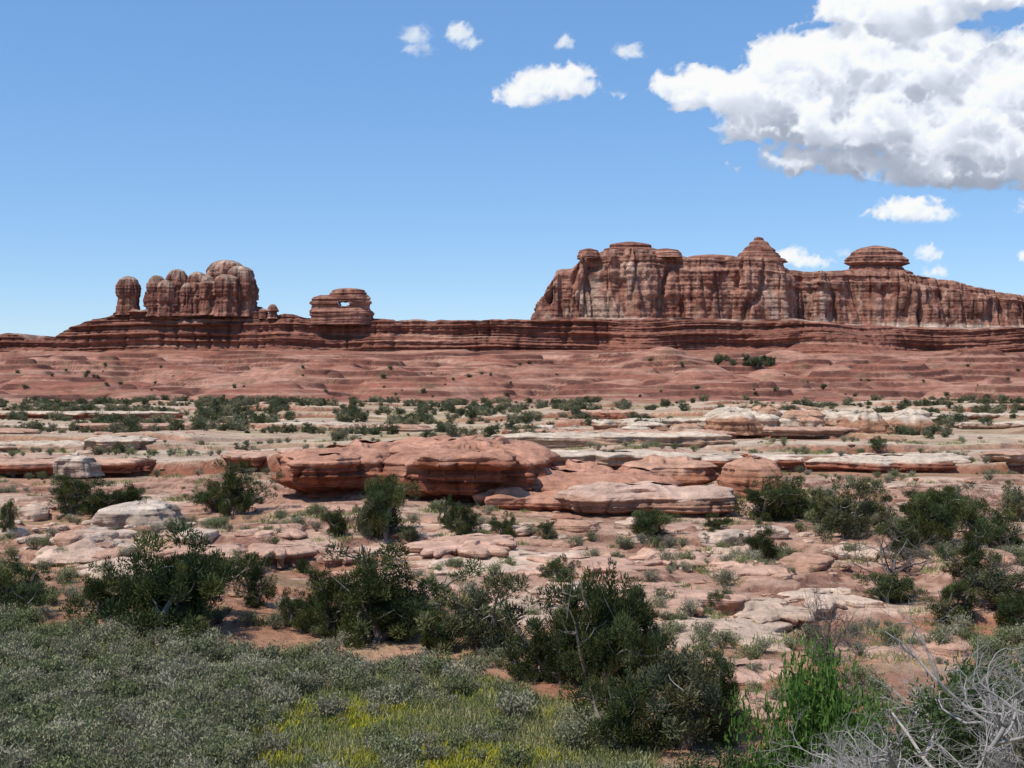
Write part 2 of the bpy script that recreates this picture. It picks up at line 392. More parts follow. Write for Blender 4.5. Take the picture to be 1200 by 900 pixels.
parts=[knob(890,304,277,32,682,[(0,0),(.12,-.05),(.18,-.22),(.34,-.28),(.40,-.42),(.56,-.48),(.62,-.62),(.78,-.68),(.84,-.8),(.95,-.84),(1,-.95)],1,ds=.4,depth=11,amp=.5),
 knob(1028,324,287,42,722,[(0,0),(.20,-.06),(.28,-.24),(.40,-.28),(.46,-.12),(.56,-.13),(.62,-.24),(.78,-.30),(.84,-.42),(.92,-.55),(.97,-.75),(1,-.92)],2,ds=.4,depth=13,amp=.6,dome=.2,ns=.24),
 knob(738,294,283,33,676,[(0,0),(.4,-.1),(.5,-.25),(.8,-.32),(.88,-.5),(1,-.85)],3,ds=.4,depth=9,amp=.4),
 knob(690,300,291,14,672,[(0,0),(.5,-.1),(.8,-.25),(1,-.8)],4,ds=.4,amp=.3),
 knob(780,299,291,20,674,[(0,0),(.5,-.1),(.8,-.25),(1,-.8)],7,ds=.4,amp=.3),
 knob(835,305,298,32,678,[(0,0),(.5,-.05),(.8,-.2),(1,-.8)],5,ds=.4,depth=9,amp=.3)]
V,Fq,c,_=join(parts)
add_obj('cap_knobs',make_mesh('cap_knobs',V,Fq,[M_cliff],col=c),parent=mesa)

def hood_col(x,y,z,t):
    c=mix(np.broadcast_to(C(.205,.09,.066),x.shape+(3,)),C(.34,.175,.125),sst(-.3,.4,fbm(x/5.,y/5.,z/8.,3)))
    c=mix(c,C(.12,.06,.048),sst(.05,.35,fbm(x/1.8+5,y/1.8,z/20.,2))*.7)
    return mix(c,C(.45,.33,.25),sst(.76,.97,t+.18*fbm(x/5.,y/5.,z/4.,3))*.75)
def hoodoo(px,pbase,ptop,hw,D,seed,round_=.3,depth=None,neck=.0,flute=.3,n=2.6,ns=.22):
    k=np.linspace(0,1,14);tt=1-round_+round_*k;oo=-(1-np.sqrt(np.clip(1-k**2,0,1)))*.93
    r=random.Random(seed);s1=r.uniform(.3,.6)
    st=[(0,.14),(.12,-.0-neck),(s1-.12,-.03-neck),(s1-.05,-.12-neck),(s1,-.12-neck),(s1+.06,.03),(max(s1+.07,1-round_-.01),0)]+list(zip(tt,oo))
    return knob(px,pbase,ptop,hw,D,st,seed,depth=depth,ds=.3,colr=hood_col,amp=.2,flute=flute,dome=.1,n=n,ns=ns)
J=join([hoodoo(150,366,323,13,655,11,.3,neck=.04)]);add_obj('balanced_rock',make_mesh('balanced_rock',J[0],J[1],[M_cliffv],col=J[2]))
hl=[(183,322,11,652,.28),(196,327,11,650,.3),(208,315,13,654,.3),(220,331,8,650,.3),(231,318,12,653,.25),(244,322,12,651,.3),(254,313,14,655,.25),(265,304,21,659,.24),(281,311,15,654,.22),(291,321,9,654,.3),(266,321,15,650,.2),(195,338,24,658,.2),(225,333,24,660,.2),(262,328,36,662,.15)]
parts=[hoodoo(p,368,t,h,D,20+i,r,depth=h/F*D*1.25,n=2.4 if h<13 else 3.2) for i,(p,t,h,D,r) in enumerate(hl)]
parts.append(knob(238,372,359,72,668,[(0,0),(.6,-.04),(1,-.1)],40,depth=20,colr=lambda x,y,z,t:mix(np.broadcast_to(DK,x.shape+(3,)),C(.45,.32,.25),sst(.2,.5,fbm(x/30.,y/30.,z/1.1,3)))))
J=join(parts);add_obj('sandstone_spires',make_mesh('sandstone_spires',J[0],J[1],[M_cliffv],col=J[2]))
J=join([hoodoo(319.5,370,356,6.5,650,50,.5,neck=.2,flute=.05),hoodoo(308,370,361,5,651,51,.5,flute=.05)]);add_obj('small_hoodoo',make_mesh('small_hoodoo',J[0],J[1],[M_cliffv],col=J[2]))

# ---- natural arch butte
D=652
J=join([knob(400,377,361,36.5,D,[(0,.06),(.4,.02),(.55,-.03),(.7,.0),(1,-.1)],60,depth=8,ds=.35,amp=.4)])
arch=add_obj('natural_arch',make_mesh('natural_arch',J[0],J[1],[M_cliff],col=J[2]))
arch_c=lambda x,y,z,t:mix(np.broadcast_to(C(.23,.10,.072),x.shape+(3,)),C(.39,.21,.15),sst(-.2,.4,fbm(x/12.,y/12.,z/2.2,3)))
k1=knob(399,366,346,34,D,[(0,-.02),(.25,0),(.45,-.03),(.55,-.0),(.75,-.03),(.9,-.12),(1,-.3)],61,depth=5.5,ds=.35,amp=.35,ns=.24,colr=arch_c,n=3)
k2=knob(408,350,337.5,23,D,[(0,.1),(.4,.05),(.6,-.1),(.85,-.25),(.95,-.5),(1,-.8)],62,depth=5,ds=.35,amp=.3,ns=.2,colr=arch_c)
up=add_obj('arch_span',make_mesh('arch_span',k1[0],k1[1],[M_cliffv],col=k1[2]))
cp=add_obj('arch_cap',make_mesh('arch_cap',k2[0],k2[1],[M_cliffv],col=k2[2]))
bpy.ops.mesh.primitive_uv_sphere_add(segments=28,ring_count=18,radius=1,location=((403.5-600)/F*D,D,CAMZ+(450-357)/F*D))
cut=bpy.context.object
for v in cut.data.vertices:
    a=math.atan2(v.co.z,v.co.x);s=1+.16*math.sin(3*a+.6)+.1*math.sin(5*a+2);v.co.x*=s;v.co.z*=s
    if v.co.z<-.55: v.co.z=-.55
cut.scale=(2.7,40,1.7)
bpy.context.view_layer.update()
for ob in (up,cp):
    md=ob.modifiers.new('b','BOOLEAN');md.operation='DIFFERENCE';md.object=cut;md.solver='EXACT'
    bpy.context.view_layer.update()
    dg=bpy.context.evaluated_depsgraph_get()
    nm=bpy.data.meshes.new_from_object(ob.evaluated_get(dg));ob.modifiers.clear()
    if len(nm.polygons)>1000: ob.data=nm
    ob.parent=arch
bpy.data.objects.remove(cut)
tick('mesa')

# ------------------------------------------------------------ near rocks
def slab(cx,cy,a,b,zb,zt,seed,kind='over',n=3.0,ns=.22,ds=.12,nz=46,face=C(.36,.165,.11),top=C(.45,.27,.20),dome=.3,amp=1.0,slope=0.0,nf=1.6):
    O=circ(cx,cy,a,b,seed,n=n,ns=ns,ds=ds,nf=nf)
    H=zt-zb;w=min(a,b)
    if kind=='over': st=[(0,-.42),(.15,-.50),(.30,-.44),(.40,-.15),(.47,.0),(.62,.02),(.75,-.03),(.86,-.10),(.94,-.24),(.98,-.45),(1,-.7)]
    elif kind=='dome': st=[(0,.02),(.2,.03),(.4,0),(.6,-.08),(.78,-.22),(.9,-.45),(.97,-.8),(1,-1.1)]
    elif kind=='plate': st=[(0,-.3),(.45,-.35),(.62,0),(.9,-.02),(1,-.15)]
    else: st=[(0,-.2),(.2,-.25),(.32,-.02),(.7,0),(.88,-.05),(.96,-.2),(1,-.4)]
    sa=.35 if kind=='dome' else 1.
    ts=np.array([s[0] for s in st]);os_=np.array([s[1] for s in st])*min(H*1.1,w*.8)
    def scl(t):
        p=np.interp(t,ts,os_);return np.maximum(1+p/a,.08),np.maximum(1+p/b,.08)
    def disp(x,y,z,t):
        fd=1-.7*sst(.75,1,t)
        return amp*fd*(.15*sa*strata_off(x,y,z,.16)*min(H,1.5)+.9*fbm(x/3.5,y/3.5,z/2.5,3)*min(H,2)*.5+.13*fbm(x/.8,y/.8,z/.5,3)-.35*np.exp(-(perlin(x/2.4,y/2.4,z/6.+seed)/.05)**2)*min(H,1)*(1-sst(.6,.85,t)))
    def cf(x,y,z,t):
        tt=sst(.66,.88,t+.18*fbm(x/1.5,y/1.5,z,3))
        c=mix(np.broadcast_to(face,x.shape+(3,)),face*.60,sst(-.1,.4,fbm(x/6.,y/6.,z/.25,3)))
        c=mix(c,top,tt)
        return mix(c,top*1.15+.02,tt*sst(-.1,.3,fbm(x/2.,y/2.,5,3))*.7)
    zf=lambda x,y:zt+slope*(x-cx)+(.16 if kind!='plate' else .3)*H*fbm(x/2.8,y/2.8,seed,3)
    return ring_rock(O,zb,zf,lambda t,x:0*t+0*x,nz,16,lambda x,y:(cx+(x-cx)*.3,cy+(y-cy)*.1),disp,cf,dome=dome,topn=.22*min(H,2),tn_s=2.2,scl=scl,cen=(cx,cy))
def slabp(px0,px1,ptop,pbase,D,depth,seed,**kw):
    cx=((px0+px1)/2-600)/F*D;a=(px1-px0)/2/F*D
    zb=CAMZ+(450-pbase)/F*D-.5;zt=CAMZ+(450-ptop)/F*D-kw.get('dome',.3)*.7
    return slab(cx,D+depth,a,depth,zb,zt,seed,**kw)
rf=C(.31,.115,.07);rt=C(.42,.21,.14)
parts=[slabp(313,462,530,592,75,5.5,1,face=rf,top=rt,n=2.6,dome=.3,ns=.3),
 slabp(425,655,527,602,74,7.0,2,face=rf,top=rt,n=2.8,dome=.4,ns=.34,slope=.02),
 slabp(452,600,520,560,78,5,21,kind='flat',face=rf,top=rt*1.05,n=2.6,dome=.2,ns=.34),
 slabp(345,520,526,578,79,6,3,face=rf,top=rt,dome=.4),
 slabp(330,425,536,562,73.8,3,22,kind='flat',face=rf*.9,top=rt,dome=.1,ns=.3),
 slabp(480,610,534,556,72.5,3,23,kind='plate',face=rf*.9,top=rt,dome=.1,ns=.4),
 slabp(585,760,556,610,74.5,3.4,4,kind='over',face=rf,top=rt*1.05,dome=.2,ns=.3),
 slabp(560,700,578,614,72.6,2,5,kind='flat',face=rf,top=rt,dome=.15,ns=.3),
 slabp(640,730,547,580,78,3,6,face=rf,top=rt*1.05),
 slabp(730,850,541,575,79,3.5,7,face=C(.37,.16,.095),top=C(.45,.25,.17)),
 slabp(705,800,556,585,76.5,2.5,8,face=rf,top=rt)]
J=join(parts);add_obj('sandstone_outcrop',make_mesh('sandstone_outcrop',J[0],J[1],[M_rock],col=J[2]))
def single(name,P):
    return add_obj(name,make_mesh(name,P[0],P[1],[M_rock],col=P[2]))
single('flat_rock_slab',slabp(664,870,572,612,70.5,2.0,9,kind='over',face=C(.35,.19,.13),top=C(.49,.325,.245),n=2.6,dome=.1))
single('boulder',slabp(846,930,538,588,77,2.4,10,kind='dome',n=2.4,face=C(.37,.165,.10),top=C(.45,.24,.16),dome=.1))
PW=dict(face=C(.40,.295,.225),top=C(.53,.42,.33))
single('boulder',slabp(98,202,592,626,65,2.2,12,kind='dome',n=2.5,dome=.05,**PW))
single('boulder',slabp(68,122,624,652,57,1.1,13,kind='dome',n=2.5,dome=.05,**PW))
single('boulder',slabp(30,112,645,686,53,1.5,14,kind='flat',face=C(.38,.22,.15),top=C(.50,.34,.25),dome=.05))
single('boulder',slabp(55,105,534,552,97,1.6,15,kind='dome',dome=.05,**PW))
parts=[];rr=random.Random(5)
for k,(y0,a,L,w) in enumerate(LEDGES[:5]):
    x=-y0*.48
    while x<y0*.48:
        wd=rr.uniform(1.6,8.5)*(1+k*.35)
        if rr.random()<(.85 if k==0 else .5) and np.interp(x,_xt,_LA[k])>.35*a:
            yl=float(ledge_line(k,np.array(x)))
            zg=float(ground(x,yl+1.6));th=rr.uniform(.4,1.0)*(1.5 if k==0 else 1+.15*k);dp=rr.uniform(1.8,3.6)
            rd=rr.random()<(.8 if k==0 else .35)
            parts.append(slab(x,yl+dp*.7,wd,dp,zg-th*.9,zg+.05+rr.uniform(0,.45),100+len(parts),kind=rr.choice(['over','dome','flat','plate']) if k else rr.choice(['over','over','plate']),ds=.3,nz=20,
              face=C(.31,.12,.075) if rd else C(.40,.25,.175),top=C(.46,.275,.195) if rr.random()<.4 else C(.54,.42,.32),dome=.12,n=rr.uniform(2.4,3.6),ns=.5,nf=2.2))
        x+=wd*rr.uniform(1.1,2.2)
J=join(parts);add_obj('rimrock_ledge',make_mesh('rimrock_ledge',J[0],J[1],[M_rock],col=J[2]))
parts=[]
for i in range(34):
    px=rr.uniform(862,1080) if i<21 else rr.uniform(620,860)
    D=rr.uniform(150,185);hw=rr.uniform(12,34);x=(px-600)/F*D;zg=float(ground(x,D));
    hh=rr.uniform(1.4,3.0) if i<21 else rr.uniform(.6,1.4)
    parts.append(slab(x,D,hw/F*D,hw/F*D*.9,zg-.6,zg+hh,300+i,kind='dome' if i%3 else 'over',ds=.3,nz=22,face=C(.40,.21,.13) if i%2 else C(.46,.33,.24),top=C(.55,.44,.335) if i%4 else C(.46,.26,.17),dome=.1,n=2.8,ns=.3))
J=join(parts);add_obj('cream_rock_domes',make_mesh('cream_rock_domes',J[0],J[1],[M_rock],col=J[2]))
# low slickrock plates lying in the middle ground
parts=[]
for i,(px,py,hw) in enumerate([(600,655,110),(680,668,70),(540,640,60),(830,745,85),(870,790,60),(760,700,90),(905,720,50),(470,682,70),(330,650,40),(965,700,50),(880,670,45),(240,650,45),(690,700,60),(790,655,40),(400,660,30),(150,668,50),(900,830,50),(830,830,55),(620,720,70),(550,700,45),(320,625,35),(1010,650,35)]):
    x,y,z=locate(px,py,30);a=hw/F*y
    for j in range(2):
        s=1 if j==0 else rr.uniform(.45,.75);ox=0 if j==0 else rr.uniform(-.4,.4)*a
        parts.append(slab(x+ox,y+(0 if j==0 else a*.35),a*s,a*s*rr.uniform(.7,1.3),z-.45,z+rr.uniform(.04,.16)+j*rr.uniform(.08,.16),500+i*2+j,kind='plate',ds=.13,nz=14,face=C(.31,.165,.115),top=C(.475,.29,.21) if i%3 else C(.52,.375,.28),dome=.10,n=2.2,ns=.8,amp=.5,nf=2.6))
J=join(parts);add_obj('slickrock_plates',make_mesh('slickrock_plates',J[0],J[1],[M_rock],col=J[2]))
tick('rocks')

# ------------------------------------------------------------ plants
def tube(P,Rr,sides=5):
    P=np.asarray(P,float);n=len(P)
    T=np.empty_like(P);T[1:-1]=P[2:]-P[:-2];T[0]=P[1]-P[0];T[-1]=P[-1]-P[-2];T/=np.sqrt((T*T).sum(1))[:,None]+1e-9
    U=np.stack([T[:,1]*.93-T[:,2]*.2,T[:,2]*.3-T[:,0]*.93,T[:,0]*.2-T[:,1]*.3],-1);U/=np.sqrt((U*U).sum(1))[:,None]+1e-9
    W=np.stack([T[:,1]*U[:,2]-T[:,2]*U[:,1],T[:,2]*U[:,0]-T[:,0]*U[:,2],T[:,0]*U[:,1]-T[:,1]*U[:,0]],-1)
    th=np.arange(sides)*(2*math.pi/sides)
    V=P[:,None]+np.asarray(Rr)[:,None,None]*(np.cos(th)[None,:,None]*U[:,None]+np.sin(th)[None,:,None]*W[:,None])
    idx=np.arange(n*sides).reshape(n,sides);nx=np.roll(idx,-1,1)
    return V.reshape(-1,3),np.stack([idx[:-1],nx[:-1],nx[1:],idx[1:]],-1).reshape(-1,4)
def leaves(Pc,Dr,L,Wd,r):
    n=len(Pc);Dr=Dr/(np.linalg.norm(Dr,axis=1)[:,None]+1e-9)
    S=np.cross(Dr,r.normal(size=(n,3)));S/=np.linalg.norm(S,axis=1)[:,None]+1e-9
    L=np.broadcast_to(L,(n,))[:,None];Wd=np.broadcast_to(Wd,(n,))[:,None]
    V=np.stack([Pc-S*Wd*.5,Pc+S*Wd*.5,Pc+Dr*L+S*Wd*.22,Pc+Dr*L-S*Wd*.22],1).reshape(-1,3)
    return V,np.arange(4*n).reshape(n,4)
def branch_path(p0,d,L,r,n=6,wob=.25,up=.1):
    P=[np.array(p0,float)];d=np.array(d,float);d/=math.sqrt((d*d).sum())
    for i in range(n-1):
        d=d+r.normal(size=3)*wob;d[2]+=up;d/=math.sqrt((d*d).sum());P.append(P[-1]+d*L/(n-1))
    return np.array(P)
def juniper_mesh(seed,green=C(.062,.077,.031),nl=17000,lsize=.082,gaps=.9,tall=False,extra=38):
    r=np.random.RandomState(seed);parts=[];tips=[]
    bark=C(.22,.18,.15)
    ns=r.randint(3,6)
    for i in range(ns):
        a=r.uniform(0,6.28);d=(math.cos(a)*r.uniform(.2,.85),math.sin(a)*r.uniform(.2,.85),1)
        P=branch_path((r.normal()*.1,r.normal()*.1,-.15),d,r.uniform(1.7,3.3 if tall else 2.9),r,9,.24,.08)
        V,Fq=tube(P,np.linspace(.13,.02,9),6);parts.append((V,Fq,bark,1))
        for j in range(9):
            k=r.randint(2,9);a2=r.uniform(0,6.28)
            Q=branch_path(P[k-1],(math.cos(a2),math.sin(a2),r.uniform(-.1,.9)),r.uniform(.5,1.25),r,6,.27,.06)
            V,Fq=tube(Q,np.linspace(.038,.009,6),4);parts.append((V,Fq,bark,1))
            tips+= [Q[-1],Q[3],(Q[-1]+Q[-2])/2+r.normal(size=3)*.1]
        tips.append(P[-1]);tips.append(P[-2])
        # a bare dead twig or two
        Q=branch_path(P[r.randint(3,8)],(r.normal(),r.normal(),.5),r.uniform(.8,1.5),r,6,.3,.05)
        V,Fq=tube(Q,np.linspace(.022,.006,6),4);parts.append((V,Fq,C(.33,.29,.26),1))
    tips=np.array(tips)
    m=extra;a=r.uniform(0,6.28,m);h=r.uniform(.15,2.5,m)
    rad=np.interp(h,[0,.8,1.6,2.5,3],[1.15,1.4,1.1,.55,.2])*np.sqrt(r.uniform(.05,1,m))*(1+.35*np.sin(a*2+seed)+.25*np.sin(3*a+seed*2))
    tips=np.vstack([tips,np.stack([np.cos(a)*rad,np.sin(a)*rad,h],-1)])
    tips=tips[tips[:,2]>.08]
    tips=tips[r.uniform(size=len(tips))<1-.2*gaps]
    nc=len(tips);cr=r.uniform(.11,.36,nc);w=cr**2;w/=w.sum()
    ci=r.choice(nc,nl,p=w)
    dr=r.normal(size=(nl,3));dr/=np.linalg.norm(dr,axis=1)[:,None]
    rad=cr[ci]*r.uniform(.1,1,nl)**.5
    Pc=tips[ci]+dr*rad[:,None]*np.array([1,1,.9])
    Pc[:,2]=np.maximum(Pc[:,2],.03)
    V,Fq=leaves(Pc,dr+np.array([0,0,.8])+r.normal(size=(nl,3))*.3,r.uniform(.6,1.5,nl)*lsize,r.uniform(.28,.5,nl)*lsize,r)
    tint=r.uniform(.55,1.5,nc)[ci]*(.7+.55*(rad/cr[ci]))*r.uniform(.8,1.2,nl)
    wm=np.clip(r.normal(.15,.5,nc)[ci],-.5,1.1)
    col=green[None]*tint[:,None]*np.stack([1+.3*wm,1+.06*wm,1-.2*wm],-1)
    parts.append((V,Fq,np.repeat(col,4,0),0))
    V,Fq,c,mi=join(parts)
    return make_mesh('juniper_mesh',V,Fq,[M_leaf,M_bark],mi,c,smooth=False)
def shrub_mesh(seed,green,nl=750,h=.6,w=.55,lsize=.07,name='shrub_mesh',tipc=None,twig=C(.22,.19,.15),nb=30):
    r=np.random.RandomState(seed);parts=[];tips=[]
    for i in range(nb):
        a=r.uniform(0,6.28);e=r.uniform(0,1.0)
        P=branch_path((r.normal()*.04,r.normal()*.04,-.03),(math.cos(a)*e*w/h,math.sin(a)*e*w/h,1),h*r.uniform(.7,1.15),r,4,.14,.0)
        V,Fq=tube(P,np.linspace(.010,.004,4),3);parts.append((V,Fq,twig,0))
        for k in range(3): tips.append(P[-1]*(1-k*.28)+P[1]*k*.28)
    tips=np.array(tips);ci=r.randint(0,len(tips),nl)
    Pc=tips[ci]+r.normal(size=(nl,3))*.05*(h/.6);Pc[:,2]=np.maximum(Pc[:,2],.01)
    V,Fq=leaves(Pc,r.normal(size=(nl,3))*.6+np.array([0,0,1.]),r.uniform(.5,1.2,nl)*lsize,r.uniform(.25,.5,nl)*lsize,r)
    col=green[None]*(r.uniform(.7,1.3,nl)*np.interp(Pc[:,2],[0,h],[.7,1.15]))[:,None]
    if tipc is not None:
        mk=(Pc[:,2]>h*.75)&(r.uniform(size=nl)<.6);col[mk]=tipc*r.uniform(.8,1.2,mk.sum())[:,None]
    parts.append((V,Fq,np.repeat(col,4,0),0))
    V,Fq,c,mi=join(parts);return make_mesh(name,V,Fq,[M_leaf],mi,c,smooth=False)
def tuft_mesh(seed,green,nb=60,h=.24,w=.17,name='grass_tuft_mesh',tipc=None):
    r=np.random.RandomState(seed)
    b=np.stack([r.normal(size=nb)*w,r.normal(size=nb)*w,np.full(nb,-.01)],-1)
    V,Fq=leaves(b,np.stack([r.normal(size=nb)*.5,r.normal(size=nb)*.5,np.ones(nb)],-1),h*r.uniform(.5,1.2,nb),np.full(nb,.022),r)
    c=green[None]*r.uniform(.7,1.35,nb)[:,None];c4=np.repeat(c,4,0)
    if tipc is not None: c4.reshape(nb,4,3)[::2,2:]=tipc
    return make_mesh(name,V,Fq,[M_leaf],None,c4,smooth=False)
def dead_mesh(seed,H=1.6,n0=7,depth=4,col=C(.30,.27,.25),r0=.05,spread=1.0,name='dead_mesh'):
    r=np.random.RandomState(seed);parts=[]
    def rec(p,d,L,rad,lv):
        n=6 if lv<3 else 4;P=branch_path(p,d,L,r,n,.28,.03)
        V,Fq=tube(P,np.linspace(rad,rad*.45,n),5 if lv<2 else 3);parts.append((V,Fq,col*r.uniform(.75,1.2),0))
        if lv>=depth: return
        for j in range(r.randint(3,5)):
            k=r.randint(2,n);dd=(P[k]-P[k-1]);dd/=np.linalg.norm(dd)
            dd=dd+r.normal(size=3)*.75;rec(P[k],dd,L*r.uniform(.45,.72),rad*.5,lv+1)
    for i in range(n0):
        a=r.uniform(0,6.28);rec((r.normal()*.1,r.normal()*.1,-.1),(math.cos(a)*spread,math.sin(a)*spread,r.uniform(.4,1.1)),H*r.uniform(.4,.65),r0*r.uniform(.6,1.1),0)
    V,Fq,c,mi=join(parts);return make_mesh(name,V,Fq,[M_bark],mi,c,smooth=True)

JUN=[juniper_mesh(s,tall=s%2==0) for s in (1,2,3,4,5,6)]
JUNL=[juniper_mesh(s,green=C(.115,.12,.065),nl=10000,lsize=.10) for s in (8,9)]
DEAD=[dead_mesh(s,2.6,12,3,C(.15,.125,.11),.04) for s in (1,2)]
tick('plantmesh')
def place(name,me,px,py,hp,wp,mh=3.0,mw=3.0,ymin=9,rz=None,sink=.05):
    x,y,z=locate(px,py,ymin)
    o=add_obj(name,me,(x,y,z-sink));h=hp/F*y;w=wp/F*y
    o.scale=(w/mw,w/mw,h/mh);o.rotation_euler=(0,0,rz if rz is not None else random.uniform(0,6.28));return o
near=[(180,745,135,150),(215,742,110,80),(125,735,90,90),(432,752,105,130),(475,748,85,70),(390,748,75,60),(563,762,100,110),(515,765,55,60),(720,808,165,105),(665,802,110,80),(698,812,130,85),(745,792,95,80),(620,800,60,70),(795,878,125,135),(735,885,110,100),(845,872,100,70),(18,722,70,70),
 (296,712,55,50),(362,742,65,50),(450,630,82,62),(430,628,50,42),(272,604,60,54),(252,600,40,40),(85,602,42,50),(115,603,46,60),(150,602,32,45),(395,628,38,34),(478,634,20,36),(525,624,42,22),(545,628,33,36),(595,630,32,28),(761,630,36,56),
 (895,610,56,66),(925,608,46,64),(990,630,74,74),(968,622,44,46),(1030,614,44,60),(1100,640,74,70),(1075,620,44,46),(1142,690,60,56),(1150,640,54,56),(1190,610,44,44),(900,655,45,44),(1100,606,34,74),(1060,650,50,60),(1120,615,44,60),
 (660,686,38,36),(640,632,20,22),(640,676,14,20),(838,712,22,28),(355,672,22,18),(715,552,18,26),(1028,532,17,22),(8,630,40,24),(835,620,20,30),(1165,710,50,80),(1050,705,40,70),(835,640,15,25),(1180,650,50,50),(1120,730,45,60),(40,705,40,50),(1190,740,50,60)]
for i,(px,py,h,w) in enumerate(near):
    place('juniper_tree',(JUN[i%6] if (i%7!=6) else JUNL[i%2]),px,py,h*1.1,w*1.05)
for px,py,h,w in [(975,778,100,60),(1040,672,70,100),(1180,700,60,60),(1135,600,35,60),(1000,760,50,50)]:
    place('dead_shrub',DEAD[px%2],px,py,h,w,1.9,2.4)
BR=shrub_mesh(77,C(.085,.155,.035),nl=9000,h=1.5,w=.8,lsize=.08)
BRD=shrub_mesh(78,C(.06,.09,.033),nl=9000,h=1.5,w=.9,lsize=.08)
def put(name,me,x,y,s,rz=0,dz=-.05):
    o=add_obj(name,me,(x,y,float(ground(x,y))+dz));o.scale=s if isinstance(s,tuple) else (s,s,s);o.rotation_euler=(0,0,rz);return o
for px,D,s in [(955,17,(.85,.85,1.6)),(1005,17.6,(.9,.9,1.2)),(922,18,(.7,.7,1.1))]:
    put('green_shrub',BR,(px-600)/F*D,D,s,px)
for px,D,s in [(900,19,.9),(865,21,.9),(1100,19.5,1.0),(1170,20,1.2),(1150,15.5,.9),(1060,17,.8)]:
    put('dark_shrub',BRD,(px-600)/F*D,D,s,px)
DM=[dead_mesh(30+i,1.9,8,4,C(.36,.33,.31),.032,1.3) for i in range(2)]
for i,(px,D,s) in enumerate([(1030,14.3,1.1),(1110,13.6,1.25),(1180,13.2,1.35),(1230,14,1.4),(1150,16,1.5),(1080,12.4,.9)]):
    put('dead_juniper_branches',DM[i%2],(px-600)/F*D,D,s,i*1.3)
tick('placed')

# ------------------------------------------------------------ scatter by instancing
def collection(name,meshes):
    c=bpy.data.collections.new(name)
    for i,m in enumerate(meshes): c.objects.link(bpy.data.objects.new('%s_part_%02d'%(name,i),m))
    return c
def scatter(name,P,rot,scl,idx,meshes):
    P=np.asarray(P,dtype=np.float32);n=len(P);me=bpy.data.meshes.new(name);print('SC',name,n)
    me.vertices.add(n);me.vertices.foreach_set('co',P.ravel())
    a=me.attributes.new('rt','FLOAT_VECTOR','POINT');r3=np.zeros((n,3),np.float32);r3[:,2]=rot;a.data.foreach_set('vector',r3.ravel())
    a=me.attributes.new('sc','FLOAT_VECTOR','POINT');a.data.foreach_set('vector',np.asarray(scl,dtype=np.float32).ravel())
    a=me.attributes.new('ix','INT','POINT');a.data.foreach_set('value',np.asarray(idx,dtype=np.int32))
    o=add_obj(name,me)
    g=bpy.data.node_groups.new(name,'GeometryNodeTree')
    g.interface.new_socket('Geometry',in_out='INPUT',socket_type='NodeSocketGeometry');g.interface.new_socket('Geometry',in_out='OUTPUT',socket_type='NodeSocketGeometry')
    N=g.nodes;gi=N.new('NodeGroupInput');go=N.new('NodeGroupOutput');ip=N.new('GeometryNodeInstanceOnPoints')
    ci=N.new('GeometryNodeCollectionInfo');ci.inputs[0].default_value=collection(name+'_kinds',meshes);ci.inputs['Separate Children'].default_value=True;ci.inputs['Reset Children'].default_value=True
    def at(nm,ty):
        q=N.new('GeometryNodeInputNamedAttribute');q.data_type=ty;q.inputs[0].default_value=nm;return q.outputs[0]
    e=N.new('FunctionNodeEulerToRotation');g.links.new(at('rt','FLOAT_VECTOR'),e.inputs[0])
    ip.inputs['Pick Instance'].default_value=True
    g.links.new(gi.outputs[0],ip.inputs['Points']);g.links.new(ci.outputs[0],ip.inputs['Instance']);g.links.new(at('ix','INT'),ip.inputs['Instance Index'])
    g.links.new(e.outputs[0],ip.inputs['Rotation']);g.links.new(at('sc','FLOAT_VECTOR'),ip.inputs['Scale']);g.links.new(ip.outputs[0],go.inputs[0])
    o.modifiers.new('scatter','NODES').node_group=g
    return o
def uni(n,y0,y1,half=.46,pw=1.0):
    y=y0+(y1-y0)*rng.uniform(size=n)**pw;x=rng.uniform(-half,half,n)*y;return x,y
x,y=uni(4400,19,44,.45)
g=grassmask(x,y);k=(g>.4)&(y>20);x,y=x[k],y[k]
dens=fbm(x/6.,y/6.,31,3)
k=rng.uniform(size=len(x))<np.clip(.12+.85*(1-sst(-8,-3.5,x+3*fbm(x/5.,y/5.,8,2)))+.6*sst(.1,.4,dens)+.5*sst(31,36,y),0,1);x,y=x[k],y[k]
S=[shrub_mesh(50,C(.255,.24,.15)),shrub_mesh(51,C(.20,.205,.115)),shrub_mesh(52,C(.29,.265,.18),twig=C(.28,.24,.2)),shrub_mesh(53,C(.17,.185,.085))]
s=rng.uniform(.5,1.2,len(x));scatter('sagebrush',np.stack([x,y,ground(x,y)],-1),rng.uniform(0,6.28,len(x)),np.stack([s*1.15,s*1.15,s*.95],-1),rng.randint(0,4,len(x)),S)
x,y=uni(15000,18,43,.45);g=grassmask(x,y);k=(g>.35)&((x>-9+3*fbm(x/4.,y/4.,8,2))|(rng.uniform(size=len(x))<.4));x,y=x[k],y[k]
GT=[tuft_mesh(60,C(.28,.28,.11)),tuft_mesh(61,C(.22,.24,.09)),tuft_mesh(62,C(.37,.33,.18)),tuft_mesh(63,C(.30,.31,.06),tipc=C(.52,.44,.03))]
yl=.55*fbm(x/2.5,y/2.,41,3)
for gx,gy,gs in [(-6.3,30.5,1.8),(-3.2,27.5,1.9),(-.8,27.,1.6),(-5.6,33.5,1.3),(-3.5,30.5,1.4)]: yl=yl+.34*np.exp(-((x-gx)/gs)**2-((y-gy)/(gs*.9))**2)
ix=np.where((yl+.12*rng.normal(size=len(x))>.30)&(x>-9),3,rng.randint(0,3,len(x)))
